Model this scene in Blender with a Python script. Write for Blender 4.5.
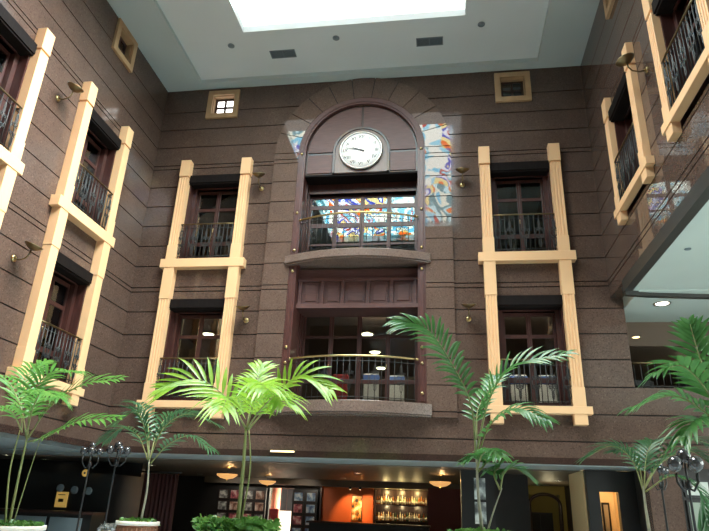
import bpy, bmesh, math, random
from mathutils import Vector, Matrix
for o in list(bpy.data.objects): bpy.data.objects.remove(o)
SC = bpy.context.scene
COL = SC.collection
random.seed(7)
R = math.radians

# ------------------------------------------------------------------ camera
F = 602.4
CAM = Vector((2.16, -14.0, 1.6))
_p, _y, _r = R(21.903), R(9.003), R(2.304)
_B = Matrix(((1, 0, 0), (0, math.sin(_p), -math.cos(_p)), (0, math.cos(_p), math.sin(_p))))
_Rr = Matrix(((math.cos(_r), -math.sin(_r), 0), (math.sin(_r), math.cos(_r), 0), (0, 0, 1)))
_Ry = Matrix(((math.cos(_y), math.sin(_y), 0), (-math.sin(_y), math.cos(_y), 0), (0, 0, 1)))
MV = _Rr @ _B @ _Ry                       # rows: right, down, forward
cam = bpy.data.cameras.new('camera')
cam.lens = F / 709 * 36; cam.sensor_width = 36; cam.clip_end = 300
camo = bpy.data.objects.new('camera', cam); COL.objects.link(camo)
rot = Matrix((MV[0], -MV[1], -MV[2])).transposed().to_4x4()
camo.matrix_world = Matrix.Translation(CAM) @ rot
SC.camera = camo

# ------------------------------------------------------------------ world, exposure
# overcast sky, brightest overhead and towards the veiled sun on the right
SKY_ZENITH, SKY_LOW, SUN_GLOW = 30.0, 7.0, 45.0
w = bpy.data.worlds.new('sky'); SC.world = w; w.use_nodes = True
wn = w.node_tree; bg = wn.nodes['Background']
tc = wn.nodes.new('ShaderNodeTexCoord'); sx = wn.nodes.new('ShaderNodeSeparateXYZ'); wn.links.new(tc.outputs['Generated'], sx.inputs[0])
def wmath(op, a, b=None):
    m = wn.nodes.new('ShaderNodeMath'); m.operation = op
    for k, q in enumerate((a, b)):
        if q is None: continue
        if isinstance(q, (int, float)): m.inputs[k].default_value = q
        else: wn.links.new(q, m.inputs[k])
    return m.outputs[0]
zc = wmath('MAXIMUM', sx.outputs['Z'], 0.0)
base = wmath('ADD', wmath('MULTIPLY', wmath('POWER', zc, 2.6), SKY_ZENITH), wmath('MULTIPLY', wmath('MINIMUM', wmath('MULTIPLY', zc, 3.0), 1.0), SKY_LOW))
sd = Vector((.66, -.1, .75)).normalized()
dt = wn.nodes.new('ShaderNodeVectorMath'); dt.operation = 'DOT_PRODUCT'; wn.links.new(tc.outputs['Generated'], dt.inputs[0]); dt.inputs[1].default_value = sd
glow = wmath('MULTIPLY', wmath('POWER', wmath('MAXIMUM', dt.outputs['Value'], 0.0), 7.0), SUN_GLOW)
wn.links.new(wmath('ADD', base, glow), bg.inputs[1]); bg.inputs[0].default_value = (.95, .99, 1, 1)
SC.view_settings.view_transform = 'Standard'; SC.view_settings.look = 'None'
SC.view_settings.exposure = 0.15; SC.view_settings.gamma = 1.0; SC.view_settings.use_curve_mapping = False
SC.cycles.max_bounces = 8; SC.cycles.diffuse_bounces = 5; SC.cycles.glossy_bounces = 4
SC.cycles.transparent_max_bounces = 12; SC.cycles.caustics_reflective = False; SC.cycles.caustics_refractive = False
SC.cycles.sample_clamp_indirect = 20; SC.cycles.use_denoising = True

def area(name, loc, target, sx, sy, power, color):
    l = bpy.data.lights.new(name, 'AREA'); l.shape = 'RECTANGLE'; l.size = sx; l.size_y = sy
    l.energy = power; l.color = color
    o = bpy.data.objects.new(name, l); COL.objects.link(o); o.location = loc
    o.rotation_euler = (Vector(target) - Vector(loc)).to_track_quat('-Z', 'Y').to_euler()
    return o

def point(name, loc, power, color, radius=.08, parent=None):
    l = bpy.data.lights.new(name, 'POINT'); l.energy = power; l.color = color; l.shadow_soft_size = radius
    o = bpy.data.objects.new(name, l); COL.objects.link(o); o.location = loc
    if parent: o.parent = parent
    return o

def spot(name, loc, target, power, color, ang=60, parent=None):
    l = bpy.data.lights.new(name, 'SPOT'); l.energy = power; l.color = color; l.spot_size = R(ang); l.spot_blend = .6; l.shadow_soft_size = .04
    o = bpy.data.objects.new(name, l); COL.objects.link(o); o.location = loc
    o.rotation_euler = (Vector(target) - Vector(loc)).to_track_quat('-Z', 'Y').to_euler()
    return o

# ------------------------------------------------------------------ materials
M = {}
def mat(name, col, rough=.5, metal=0, coat=0, spec=.5, emit=None, es=0):
    m = bpy.data.materials.new(name); m.use_nodes = True
    b = m.node_tree.nodes['Principled BSDF']
    b.inputs['Base Color'].default_value = (*col, 1); b.inputs['Roughness'].default_value = rough
    b.inputs['Metallic'].default_value = metal; b.inputs['Coat Weight'].default_value = coat
    b.inputs['Coat Roughness'].default_value = .08
    b.inputs['Specular IOR Level'].default_value = spec
    if emit: b.inputs['Emission Color'].default_value = (*emit, 1); b.inputs['Emission Strength'].default_value = es
    M[name] = m
    return m, b, m.node_tree
def ramp(nt, stops, interp='LINEAR'):
    r = nt.nodes.new('ShaderNodeValToRGB'); r.color_ramp.interpolation = interp
    e = r.color_ramp.elements
    while len(e) < len(stops): e.new(1)
    for k, (p, c) in enumerate(stops): e[k].position = p; e[k].color = (*c, 1)
    return r
def coords(nt, scale=(1, 1, 1), kind='Object'):
    t = nt.nodes.new('ShaderNodeTexCoord'); mp = nt.nodes.new('ShaderNodeMapping'); mp.inputs['Scale'].default_value = scale
    nt.links.new(t.outputs[kind], mp.inputs[0]); return mp.outputs[0]
def speckle(name, c0, c1, c2, scale=40, rough=.1, spec=.5):
    m, b, nt = mat(name, c1, rough, spec=spec)
    co = coords(nt)
    v = nt.nodes.new('ShaderNodeTexVoronoi'); v.inputs['Scale'].default_value = scale; nt.links.new(co, v.inputs['Vector'])
    n = nt.nodes.new('ShaderNodeTexNoise'); n.inputs['Scale'].default_value = 1.3; n.inputs['Detail'].default_value = 6; nt.links.new(co, n.inputs['Vector'])
    r = ramp(nt, [(0, c0), (.45, c1), (.8, c1), (1, c2)]); nt.links.new(v.outputs['Color'], r.inputs[0])
    mx = nt.nodes.new('ShaderNodeMixRGB'); mx.blend_type = 'MULTIPLY'; mx.inputs[0].default_value = .5
    r2 = ramp(nt, [(.3, (.6, .6, .6)), (.7, (1, 1, 1))]); nt.links.new(n.outputs[0], r2.inputs[0])
    nt.links.new(r.outputs[0], mx.inputs[1]); nt.links.new(r2.outputs[0], mx.inputs[2])
    nt.links.new(mx.outputs[0], b.inputs['Base Color'])
    return m
def grain(name, c0, c1, rough=.4, coat=0, scale=(9, 9, 1.2)):
    m, b, nt = mat(name, c0, rough, coat=coat)
    n = nt.nodes.new('ShaderNodeTexNoise'); n.inputs['Scale'].default_value = 3; n.inputs['Detail'].default_value = 5
    nt.links.new(coords(nt, scale), n.inputs['Vector'])
    r = ramp(nt, [(.35, c0), (.7, c1)]); nt.links.new(n.outputs[0], r.inputs[0]); nt.links.new(r.outputs[0], b.inputs['Base Color'])
    return m
def mottled(name, c0, c1, rough=.7, scale=2.0, spec=.4, coat=0):
    m, b, nt = mat(name, c0, rough, spec=spec, coat=coat)
    n = nt.nodes.new('ShaderNodeTexNoise'); n.inputs['Scale'].default_value = scale; n.inputs['Detail'].default_value = 6
    nt.links.new(coords(nt), n.inputs['Vector'])
    r = ramp(nt, [(.3, c0), (.7, c1)]); nt.links.new(n.outputs[0], r.inputs[0]); nt.links.new(r.outputs[0], b.inputs['Base Color'])
    return m

speckle('granite', (0.070, 0.044, 0.033), (0.112, 0.072, 0.056), (0.166, 0.111, 0.089), 45, .1)
speckle('granite_polished', (0.070, 0.044, 0.033), (0.112, 0.072, 0.056), (0.166, 0.111, 0.089), 45, .03)
speckle('granite_surround', (0.091, 0.057, 0.045), (0.144, 0.094, 0.073), (0.203, 0.137, 0.110), 45, .015)
speckle('granite_dark', (.03, .018, .015), (.045, .026, .021), (.07, .045, .036), 45, .08)
speckle('granite_slab', (.09, .06, .05), (.2, .14, .115), (.32, .25, .21), 60, .2)
mottled('groove', (.012, .008, .007), (.02, .014, .012), .8)
mottled('cream', (.76, .47, .25), (.8, .5, .27), .55, 1.5)
mottled('tan_frame', (.4, .25, .13), (.47, .3, .16), .6, 4)
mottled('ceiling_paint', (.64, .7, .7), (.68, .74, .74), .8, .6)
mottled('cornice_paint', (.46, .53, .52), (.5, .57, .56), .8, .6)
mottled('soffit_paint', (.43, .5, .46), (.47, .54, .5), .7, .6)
mottled('floor_stone', (.5, .54, .56), (.58, .62, .64), .25, .8)
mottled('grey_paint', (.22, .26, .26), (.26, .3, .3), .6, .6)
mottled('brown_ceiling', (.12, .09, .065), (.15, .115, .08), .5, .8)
mottled('dark_wall', (.018, .015, .014), (.028, .024, .022), .5, 1)
mottled('interior_wall', (.12, .085, .06), (.15, .105, .075), .7, 1)
grain('mahogany', (.06, .02, .016), (.1, .034, .028), .4, .08)
grain('mahogany_door', (.042, .014, .011), (.07, .024, .019), .4, .08)
grain('mahogany_panel', (.085, .036, .032), (.13, .058, .05), .5, .0, (1.2, 9, 9))
grain('dark_wood', (.03, .014, .011), (.05, .022, .017), .4, .2)
grain('clock_wood', (.2, .155, .14), (.26, .2, .18), .5, .0)
grain('black_wood', (.007, .005, .005), (.011, .008, .007), .7)
M['black_wood'].node_tree.nodes['Principled BSDF'].inputs['Specular IOR Level'].default_value = .1
mat('brass', (.5, .38, .18), .3, 1)
mat('brass_dark', (.2, .15, .08), .4, 1)
mat('iron', (.016, .017, .016), .5, 0)
mat('black', (.012, .012, .012), .35)
mat('dial', (.95, .95, .92), .4, emit=(1, 1, .96), es=.22)  # faint glow put into the dial to make it whiter
mat('white_paint', (.85, .86, .83), .6)
mat('steel', (.5, .5, .48), .3, 1)
mat('ink', (.02, .02, .025), .5)
mat('vent_metal', (.16, .2, .22), .5)
mat('white_cloth', (.75, .74, .7), .8)
mat('blue_cloth', (.1, .2, .55), .8)
mat('red_cloth', (.35, .03, .03), .7)
mat('salmon', (.75, .25, .16), .6)
mat('terracotta', (.22, .09, .045), .55)
mat('rim_white', (.75, .7, .62), .5)
mat('soil', (.05, .035, .025), .9)
mat('orange_wall', (.6, .12, .025), .6)
mat('curtain_cloth', (.05, .012, .011), .8)
mat('red_wall', (.14, .02, .016), .5)
mat('ochre_wall', (.32, .24, .06), .7)
mat('warm_wall', (.8, .58, .3), .7)
mat('green_panel', (.25, .3, .24), .5)
mat('pale_panel', (.5, .53, .48), .5)
mat('gold', (.75, .5, .13), .4, .3, emit=(1, .6, .15), es=.25)
mat('yellow_shade', (.5, .48, .12), .5, emit=(1, .9, .3), es=.12)
mat('lamp_white', (1, .95, .8), .4, emit=(1, .9, .65), es=9)
mat('lamp_warm', (1, .8, .5), .4, emit=(1, .68, .3), es=6)
mat('bowl_glass', (.6, .3, .1), .3, emit=(1, .5, .16), es=.7)
mat('window_glow', (.9, .9, .9), .4, emit=(1, .97, .93), es=3.0)
mat('smoke_glass', (.03, .03, .032), .03, 0, 1)
mat('clerestory', (.9, .9, .9), .4, emit=(1, .98, .93), es=16)
mat('frosted_pane', (.9, .9, .9), .4, emit=(1, 1, .98), es=1.6)
mat('wing_glow', (.9, .9, .9), .4, emit=(.92, 1, .95), es=6.0)
mat('fascia', (.035, .034, .03), .4)
mat('picture_grey', (.4, .42, .4), .4)
mat('bottle_amber', (.35, .12, .02), .1, coat=1)
mat('bottle_green', (.05, .12, .04), .1, coat=1)
mat('bottle_clear', (.8, .7, .45), .1, coat=1)
mat('label_white', (.7, .66, .55), .6)
mat('reflection_glow', (1, .75, .4), .4, emit=(1, .72, .38), es=2.2)

def glass():
    m = bpy.data.materials.new('door_glass'); m.use_nodes = True; nt = m.node_tree; nt.nodes.clear()
    out = nt.nodes.new('ShaderNodeOutputMaterial'); mx = nt.nodes.new('ShaderNodeMixShader')
    t = nt.nodes.new('ShaderNodeBsdfTransparent'); t.inputs[0].default_value = (.72, .76, .74, 1)
    g = nt.nodes.new('ShaderNodeBsdfGlossy'); g.inputs['Roughness'].default_value = .004
    fr = nt.nodes.new('ShaderNodeFresnel'); fr.inputs[0].default_value = 1.75
    nt.links.new(fr.outputs[0], mx.inputs[0]); nt.links.new(t.outputs[0], mx.inputs[1]); nt.links.new(g.outputs[0], mx.inputs[2])
    nt.links.new(mx.outputs[0], out.inputs[0]); M['glass'] = m
glass()

def stained():
    # luminous stained glass roof light, daylight coming through coloured panes
    m = bpy.data.materials.new('stained_glass'); m.use_nodes = True; nt = m.node_tree; nt.nodes.clear()
    out = nt.nodes.new('ShaderNodeOutputMaterial'); em = nt.nodes.new('ShaderNodeBsdfTransparent')
    co = coords(nt, (1.3, .75, 1))
    n = nt.nodes.new('ShaderNodeTexNoise'); n.inputs['Scale'].default_value = 1.1; n.inputs['Detail'].default_value = 3
    nt.links.new(co, n.inputs['Vector'])
    ad = nt.nodes.new('ShaderNodeMixRGB'); ad.blend_type = 'ADD'; ad.inputs[0].default_value = 1.0
    nt.links.new(co, ad.inputs[1]); nt.links.new(n.outputs['Color'], ad.inputs[2])
    v = nt.nodes.new('ShaderNodeTexVoronoi'); v.inputs['Scale'].default_value = .75; nt.links.new(ad.outputs[0], v.inputs['Vector'])
    sp = nt.nodes.new('ShaderNodeSeparateColor'); nt.links.new(v.outputs['Color'], sp.inputs[0])
    # swirling strokes inside every pane
    n2 = nt.nodes.new('ShaderNodeTexNoise'); n2.inputs['Scale'].default_value = .55; n2.inputs['Detail'].default_value = 2; n2.inputs['Distortion'].default_value = 1.2
    nt.links.new(co, n2.inputs['Vector'])
    m1 = nt.nodes.new('ShaderNodeMath'); m1.operation = 'MULTIPLY_ADD'; m1.inputs[1].default_value = 1.6; m1.inputs[2].default_value = -.8; nt.links.new(n2.outputs[0], m1.inputs[0])
    m2 = nt.nodes.new('ShaderNodeMath'); m2.operation = 'ADD'; nt.links.new(m1.outputs[0], m2.inputs[0]); nt.links.new(sp.outputs[0], m2.inputs[1])
    m3 = nt.nodes.new('ShaderNodeMath'); m3.operation = 'FRACT'; nt.links.new(m2.outputs[0], m3.inputs[0])
    r = ramp(nt, [(0, (1, 1, .95)), (.14, (.4, .8, .95)), (.24, (1, 1, .92)), (.33, (.28, .55, .6)), (.42, (.8, .97, 1)), (.53, (1, .4, .08)), (.62, (1, .9, .6)), (.72, (.2, .28, .75)), (.77, (.95, .95, 1)), (.87, (.8, .15, .13)), (.91, (.55, .85, .95))], 'CONSTANT')
    nt.links.new(m3.outputs[0], r.inputs[0])
    nt.links.new(r.outputs[0], em.inputs[0])
    nt.links.new(em.outputs[0], out.inputs[0]); M['stained'] = m
stained()

def leafmat(name, c0, c1, trans=.35):
    m = bpy.data.materials.new(name); m.use_nodes = True; nt = m.node_tree; nt.nodes.clear()
    out = nt.nodes.new('ShaderNodeOutputMaterial'); mx = nt.nodes.new('ShaderNodeMixShader'); mx.inputs[0].default_value = trans
    p = nt.nodes.new('ShaderNodeBsdfPrincipled'); p.inputs['Roughness'].default_value = .35
    t = nt.nodes.new('ShaderNodeBsdfTranslucent')
    n = nt.nodes.new('ShaderNodeTexNoise'); n.inputs['Scale'].default_value = 5; nt.links.new(coords(nt), n.inputs['Vector'])
    r = ramp(nt, [(.3, c0), (.7, c1)]); nt.links.new(n.outputs[0], r.inputs[0])
    nt.links.new(r.outputs[0], p.inputs['Base Color']); nt.links.new(r.outputs[0], t.inputs[0])
    nt.links.new(p.outputs[0], mx.inputs[1]); nt.links.new(t.outputs[0], mx.inputs[2]); nt.links.new(mx.outputs[0], out.inputs[0]); M[name] = m
leafmat('leaf_bright', (.17, .36, .025), (.33, .52, .06), .45)
leafmat('leaf_mid', (.06, .21, .03), (.14, .33, .06), .42)
leafmat('leaf_deep', (.035, .13, .03), (.085, .23, .055), .38)
leafmat('leaf_dark', (.026, .09, .032), (.05, .14, .05), .32)
leafmat('leaf_shrub', (.07, .2, .04), (.17, .34, .08), .35)
leafmat('leaf_silver', (.3, .32, .32), (.55, .57, .56), .2)
mottled('palm_stem', (.16, .2, .06), (.24, .24, .1), .6, 12)
mottled('palm_stem_grey', (.22, .22, .16), (.33, .31, .22), .7, 14)

# ------------------------------------------------------------------ mesh builder
class MB:
    def __init__(s): s.v = []; s.f = []; s.mi = []; s.sm = []; s.m = 0
    def add(s, vs, fs, smooth=False):
        o = len(s.v); s.v += [tuple(v) for v in vs]
        for f in fs: s.f.append([o + i for i in f]); s.mi.append(s.m); s.sm.append(smooth)
        return s
    def box(s, x0, x1, y0, y1, z0, z1):
        return s.add([(x, y, z) for z in (z0, z1) for x, y in ((x0, y0), (x1, y0), (x1, y1), (x0, y1))],
                     [(3, 2, 1, 0), (4, 5, 6, 7), (0, 1, 5, 4), (1, 2, 6, 5), (2, 3, 7, 6), (3, 0, 4, 7)])
    def prism(s, poly, a0, a1, axis='z', smooth=False):
        n = len(poly)
        def P(u, v, a): return {'z': (u, v, a), 'y': (u, a, v), 'x': (a, u, v)}[axis]
        vs = [P(u, v, a0) for u, v in poly] + [P(u, v, a1) for u, v in poly]
        s.add(vs, [tuple(range(n))[::-1], tuple(range(n, 2 * n))] + [], False)
        o = len(s.v) - 2 * n
        for i in range(n):
            j = (i + 1) % n; s.f.append([o + i, o + j, o + n + j, o + n + i]); s.mi.append(s.m); s.sm.append(smooth)
        return s
    def tube(s, pts, r, n=8, closed=False):
        pts = [Vector(p) for p in pts]; k = len(pts); rs = r if isinstance(r, (list, tuple)) else [r] * k
        vs = []; prev = None
        for i, p in enumerate(pts):
            a = pts[max(i - 1, 0)] if not closed else pts[i - 1]; b = pts[min(i + 1, k - 1)] if not closed else pts[(i + 1) % k]
            t = (b - a).normalized()
            if prev is None:
                u = t.cross(Vector((0, 0, 1)))
                if u.length < .1: u = t.cross(Vector((0, 1, 0)))
            else: u = prev - t * prev.dot(t)
            u.normalize(); prev = u; w_ = t.cross(u)
            for j in range(n):
                q = 2 * math.pi * j / n; vs.append(p + (u * math.cos(q) + w_ * math.sin(q)) * rs[i])
        fs = []
        for i in range(k if closed else k - 1):
            i2 = (i + 1) % k
            for j in range(n):
                j2 = (j + 1) % n; fs.append((i * n + j, i * n + j2, i2 * n + j2, i2 * n + j))
        if not closed: fs += [tuple(range(n))[::-1], tuple(range((k - 1) * n, k * n))]
        return s.add(vs, fs, True)
    def lathe(s, prof, n=20, c=(0, 0, 0), axis='z'):
        vs = []
        for r, h in prof:
            for j in range(n):
                q = 2 * math.pi * j / n; x, y = r * math.cos(q), r * math.sin(q)
                vs.append({'z': (c[0] + x, c[1] + y, c[2] + h), 'y': (c[0] + x, c[1] + h, c[2] + y), 'x': (c[0] + h, c[1] + x, c[2] + y)}[axis])
        k = len(prof); fs = []
        for i in range(k - 1):
            for j in range(n):
                j2 = (j + 1) % n; fs.append((i * n + j, i * n + j2, (i + 1) * n + j2, (i + 1) * n + j))
        fs += [tuple(range(n))[::-1], tuple(range((k - 1) * n, k * n))]
        return s.add(vs, fs, True)
    def ball(s, c, r, n=12):
        return s.lathe([(max(r * math.sin(math.pi * i / 8), r * .02), -r * math.cos(math.pi * i / 8)) for i in range(9)], n, c)
    def build(s, name, mats, parent=None, bevel=0, loc=None):
        me = bpy.data.meshes.new(name); me.from_pydata(s.v, [], s.f)
        for m in (mats if isinstance(mats, (list, tuple)) else [mats]): me.materials.append(M[m])
        me.polygons.foreach_set('material_index', s.mi); me.polygons.foreach_set('use_smooth', s.sm); me.update()
        bm = bmesh.new(); bm.from_mesh(me); bmesh.ops.recalc_face_normals(bm, faces=bm.faces); bm.to_mesh(me); bm.free()
        o = bpy.data.objects.new(name, me); COL.objects.link(o)
        if parent: o.parent = parent
        if loc: o.location = loc
        if bevel:
            b = o.modifiers.new('bevel', 'BEVEL'); b.width = bevel; b.segments = 2; b.limit_method = 'ANGLE'; b.angle_limit = R(40)
        return o

def tag(o, label, cat, group=None, kind=None):
    o['label'] = label; o['category'] = cat
    if group: o['group'] = group
    if kind: o['kind'] = kind
    return o
def thing(name, label, cat, loc=(0, 0, 0), rz=0, group=None):
    o = bpy.data.objects.new(name, None); COL.objects.link(o); o.location = loc; o.rotation_euler.z = rz
    o.empty_display_size = .2
    return tag(o, label, cat, group)
def structure(name, mb, mats, bevel=0):
    o = mb.build(name, mats, None, bevel); o['kind'] = 'structure'; return o
def dup(root, loc=None, rz=None, label=None, group=None):
    def cp(o, par):
        c = o.copy(); COL.objects.link(c)
        if par: c.parent = par; c.matrix_parent_inverse = o.matrix_parent_inverse.copy()
        for ch in o.children: cp(ch, c)
        return c
    c = cp(root, None)
    if loc is not None: c.location = loc
    if rz is not None: c.rotation_euler.z = rz
    if label: c['label'] = label
    if group: c['group'] = group
    return c
def ray(x, y): return MV.transposed() @ Vector(((x - 354.5) / F, (y - 265.5) / F, 1))
def at(x, y, Y):                     # the point of the place at depth Y seen in that direction
    d = ray(x, y); return CAM + d * ((Y - CAM.y) / d.y)
def at_x(x, y, X):
    d = ray(x, y); return CAM + d * ((X - CAM.x) / d.x)
def at_z(x, y, Z):
    d = ray(x, y); return CAM + d * ((Z - CAM.z) / d.z)

# ------------------------------------------------------------------ structure
GZ = [3.10, 3.68, 4.28, 4.9, 5.5, 6.11, 6.66, 6.78, 7.38, 7.97, 8.57, 9.17, 9.78, 10.36, 10.48, 11.08, 11.69, 12.3]
G = .014                               # half a groove
TOP, BOT = 13.1, 2.62
def courses(mb, u0, u1, z0, z1, holes, place):
    """granite courses with recessed joints; holes = (u0,u1,z0,z1) openings; place(u0,u1,z0,z1,groove)"""
    zs = sorted({z0, z1} | {z for z in GZ if z0 < z < z1} | {h for q in holes for h in q[2:] if z0 < h < z1})
    for a, b in zip(zs, zs[1:]):
        segs = [(u0, u1)]
        for q in holes:
            if q[2] < (a + b) / 2 < q[3]:
                ns = []
                for s0, s1 in segs:
                    if q[1] <= s0 or q[0] >= s1: ns.append((s0, s1)); continue
                    if q[0] > s0: ns.append((s0, q[0]))
                    if q[1] < s1: ns.append((q[1], s1))
                segs = ns
        ga = G if a in GZ else 0; gb = G if b in GZ else 0
        for s0, s1 in segs:
            place(s0, s1, a + ga, b - gb, False)
            if ga: place(s0, s1, a - G, a + G, True)
BF = 4.15                             # centre of the two storey surrounds of the back wall, from the middle
bholes = []
for cx in (-4.06, 4.15):
    bholes += [(cx - .75, cx + .75, 7.46, 10.04), (cx - .75, cx + .75, 3.80, 6.42)]
bholes += [(-1.62, 1.62, 3.8, 12.2), (-4.5, -3.85, 12.17, 12.83), (3.82, 4.47, 12.17, 12.83)]
mb = MB()
def pl(a, b, c, d, g): mb.m = 1 if g else 0; mb.box(a, b, .03 if g else 0, .4, c, d)
courses(mb, -6.4, 6.28, 2.62, 13.6, bholes, pl)
structure('wall_back', mb, ['granite', 'groove'])
# the back wall runs on past the corner, behind the open right wing
mb = MB()
courses(mb, 6.28, 14, 2.62, 4.27, [], pl)
mb.m = 0; mb.box(6.28, 14, 0, .4, 6.2, 8)
structure('wall_back_wing', mb, ['granite', 'groove'])
LB, LA = -2.67, -6.12                 # centres of the surrounds of the left wall
RC, RD = -2.80, -5.95                 # and of the right wall
mb = MB()
def pl(a, b, c, d, g): mb.m = 1 if g else 0; mb.box(-6.4, -6.03 if g else -6, a, b, c, d)
lh = []
for cy in (LB, LA, -9.7): lh += [(cy - .75, cy + .75, 7.46, 10.04), (cy - .75, cy + .75, 3.8, 6.42)]
lh += [(-2.86, -2.22, 12.28, 12.94)]
courses(mb, -18, 0, 2.72, 13.6, lh, pl)
structure('wall_left', mb, ['granite', 'groove'])
mb = MB()
def pl(a, b, c, d, g): mb.m = 1 if g else 0; mb.box(6.03 if g else 6, 6.4, a, b, c, d)
rh = [(cy - .75, cy + .75, 7.46, 10.14) for cy in (RC, RD, -9.5)] + [(-3.46, -2.86, 12.28, 12.9)]
courses(mb, -18, 0, 6.36, 13.6, rh, pl)
structure('wall_right', mb, ['granite_polished', 'groove'])
mb = MB().box(-14, 14, -18.4, -18, 0, 13.6); structure('wall_front', mb, 'granite')
mb = MB().box(-14, 14.4, -18.4, 16, -.2, 0); structure('floor', mb, 'floor_stone')
# dark polished band along the foot of the walls
mb = MB().box(-6.0, 6.28, -.012, 0, 2.62, 2.76).box(-6.0, -5.985, -18, 0, 2.66, 2.8); structure('trim_1', mb, 'granite_dark')

# ceiling: dropped border and raised field with the roof light well
CX, CY = 4.83, -.3
Z1, Z2 = 13.1, 13.22
SX0, SX1, SY0, SY1 = -2.98, 2.83, -10.3, -2.05
mb = MB().box(-6, -CX, -18, 0, Z1, 13.6).box(CX, 6, -18, 0, Z1, 13.6).box(-CX, CX, CY, 0, Z1, 13.6)
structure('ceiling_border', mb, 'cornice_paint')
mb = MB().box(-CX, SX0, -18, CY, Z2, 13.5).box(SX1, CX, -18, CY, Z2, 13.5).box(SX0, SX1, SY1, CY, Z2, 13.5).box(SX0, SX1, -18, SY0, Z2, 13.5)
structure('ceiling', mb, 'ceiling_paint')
mb = MB().box(SX0 - .1, 2.56, SY0 - .3, -2.95, 13.42, 13.44); structure('window_1', mb, 'stained')
mb = MB().box(SX0 - .1, 2.56, -2.95, SY1 + .1, 13.42, 13.44).box(2.56, SX1 + .1, SY0 - .3, SY1 + .1, 13.42, 13.44); structure('window_border', mb, 'frosted_pane')
pl_ = area('sky_portal', ((SX0 + SX1) / 2, (SY0 + SY1) / 2, 13.41), ((SX0 + SX1) / 2, (SY0 + SY1) / 2, 0), SX1 - SX0, SY1 - SY0, 1, (1, 1, 1)); pl_.data.cycles.is_portal = True

# right wing: fascia, soffit and the gallery behind the back wall line
mb = MB().box(5.97, 6.14, -18, -1.15, 6.1, 6.36); structure('trim_2', mb, 'fascia')
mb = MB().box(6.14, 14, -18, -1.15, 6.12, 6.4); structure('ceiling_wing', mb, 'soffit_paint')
mb = MB()
n = 16; pts = [(6.0 + 8 * i / n, -1.22 + .75 * (i / n) ** .7) for i in range(n + 1)]
mb.prism(pts + [(x, y + .12) for x, y in pts[::-1]], 6.02, 6.3, 'z'); structure('trim_3', mb, 'fascia')
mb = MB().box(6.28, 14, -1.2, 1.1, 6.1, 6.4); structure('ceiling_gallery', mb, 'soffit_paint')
mb = MB().box(6.28, 14, 1.1, 1.3, 5.5, 6.4).box(6.28, 14, 6.5, 6.7, 3.8, 6.4).box(13.8, 14, -18, 6.5, 0, 6.4)
structure('wall_gallery', mb, 'interior_wall')
mb = MB().box(6.28, 14, .4, 6.5, 3.7, 3.9).box(6.28, 14, .4, 1.1, 6.4, 6.5).box(6.28, 14, 1.3, 6.5, 5.6, 5.75); structure('floor_gallery', mb, 'brown_ceiling')

structure('window_2', MB().box(13.7, 13.8, -15, -3, .6, 5.4), 'wing_glow')  # unseen glowing panel, added to brighten the left wall and wing soffit

# floors behind the back wall
mb = MB()
for z in (3.55, 7.25): mb.box(-6, 6.28, .4, 9.6, z, z + .23)
structure('floor_upper', mb, 'interior_wall')
mb = MB()
for z in (6.42, 10.1): mb.box(-6, 6.28, .4, 9.6, z, z + .2)
structure('ceiling_upper', mb, 'interior_wall')
mb = MB()
for z in (3.78, 7.48): mb.box(-6, 6.28, 9.4, 9.6, z, z + 2.7).box(-6.2, -6, .4, 9.6, z, z + 2.7).box(6.1, 6.28, .4, 9.6, z, z + 2.7)
for x in (-2.6, 2.6):
    mb.box(x, x + .15, .4, 9.4, 7.48, 10.1)
structure('wall_upper_rooms', mb, 'interior_wall')
mb = MB().box(-9, -8.8, -18, 0, 3.5, 13).box(-8.8, -6.4, -18, 0, 3.6, 3.78).box(-8.8, -6.4, -18, 0, 7.2, 7.44).box(-8.8, -6.4, -18, 0, 10.1, 10.3).box(-8.8, -6.4, -18, 0, 6.45, 6.6)
structure('wall_left_rooms', mb, 'interior_wall')
mb = MB().box(8.8, 9, -18, 0, 6.4, 13).box(6.4, 8.8, -18, 0, 7.2, 7.44).box(6.4, 8.8, -18, 0, 10.1, 10.3)
structure('wall_right_rooms', mb, 'interior_wall')

# ground floor under the walls
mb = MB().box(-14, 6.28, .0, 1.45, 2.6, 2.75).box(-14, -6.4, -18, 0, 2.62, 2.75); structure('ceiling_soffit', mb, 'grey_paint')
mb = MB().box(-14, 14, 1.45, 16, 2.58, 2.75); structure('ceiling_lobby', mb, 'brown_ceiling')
mb = MB().box(-14, -4.98, 11.4, 11.6, 0, 2.6).box(-3.94, 4.3, 11.4, 11.6, 0, 2.6).box(-4.98, -3.94, 11.4, 11.6, 2.24, 2.6).box(-14, -13.8, -18, 11.4, 0, 2.6)
structure('wall_lobby', mb, 'dark_wall')
mb = MB().box(-7.5, 3, 10.6, 11.4, 2.34, 2.58); structure('trim_4', mb, 'brown_ceiling')

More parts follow.
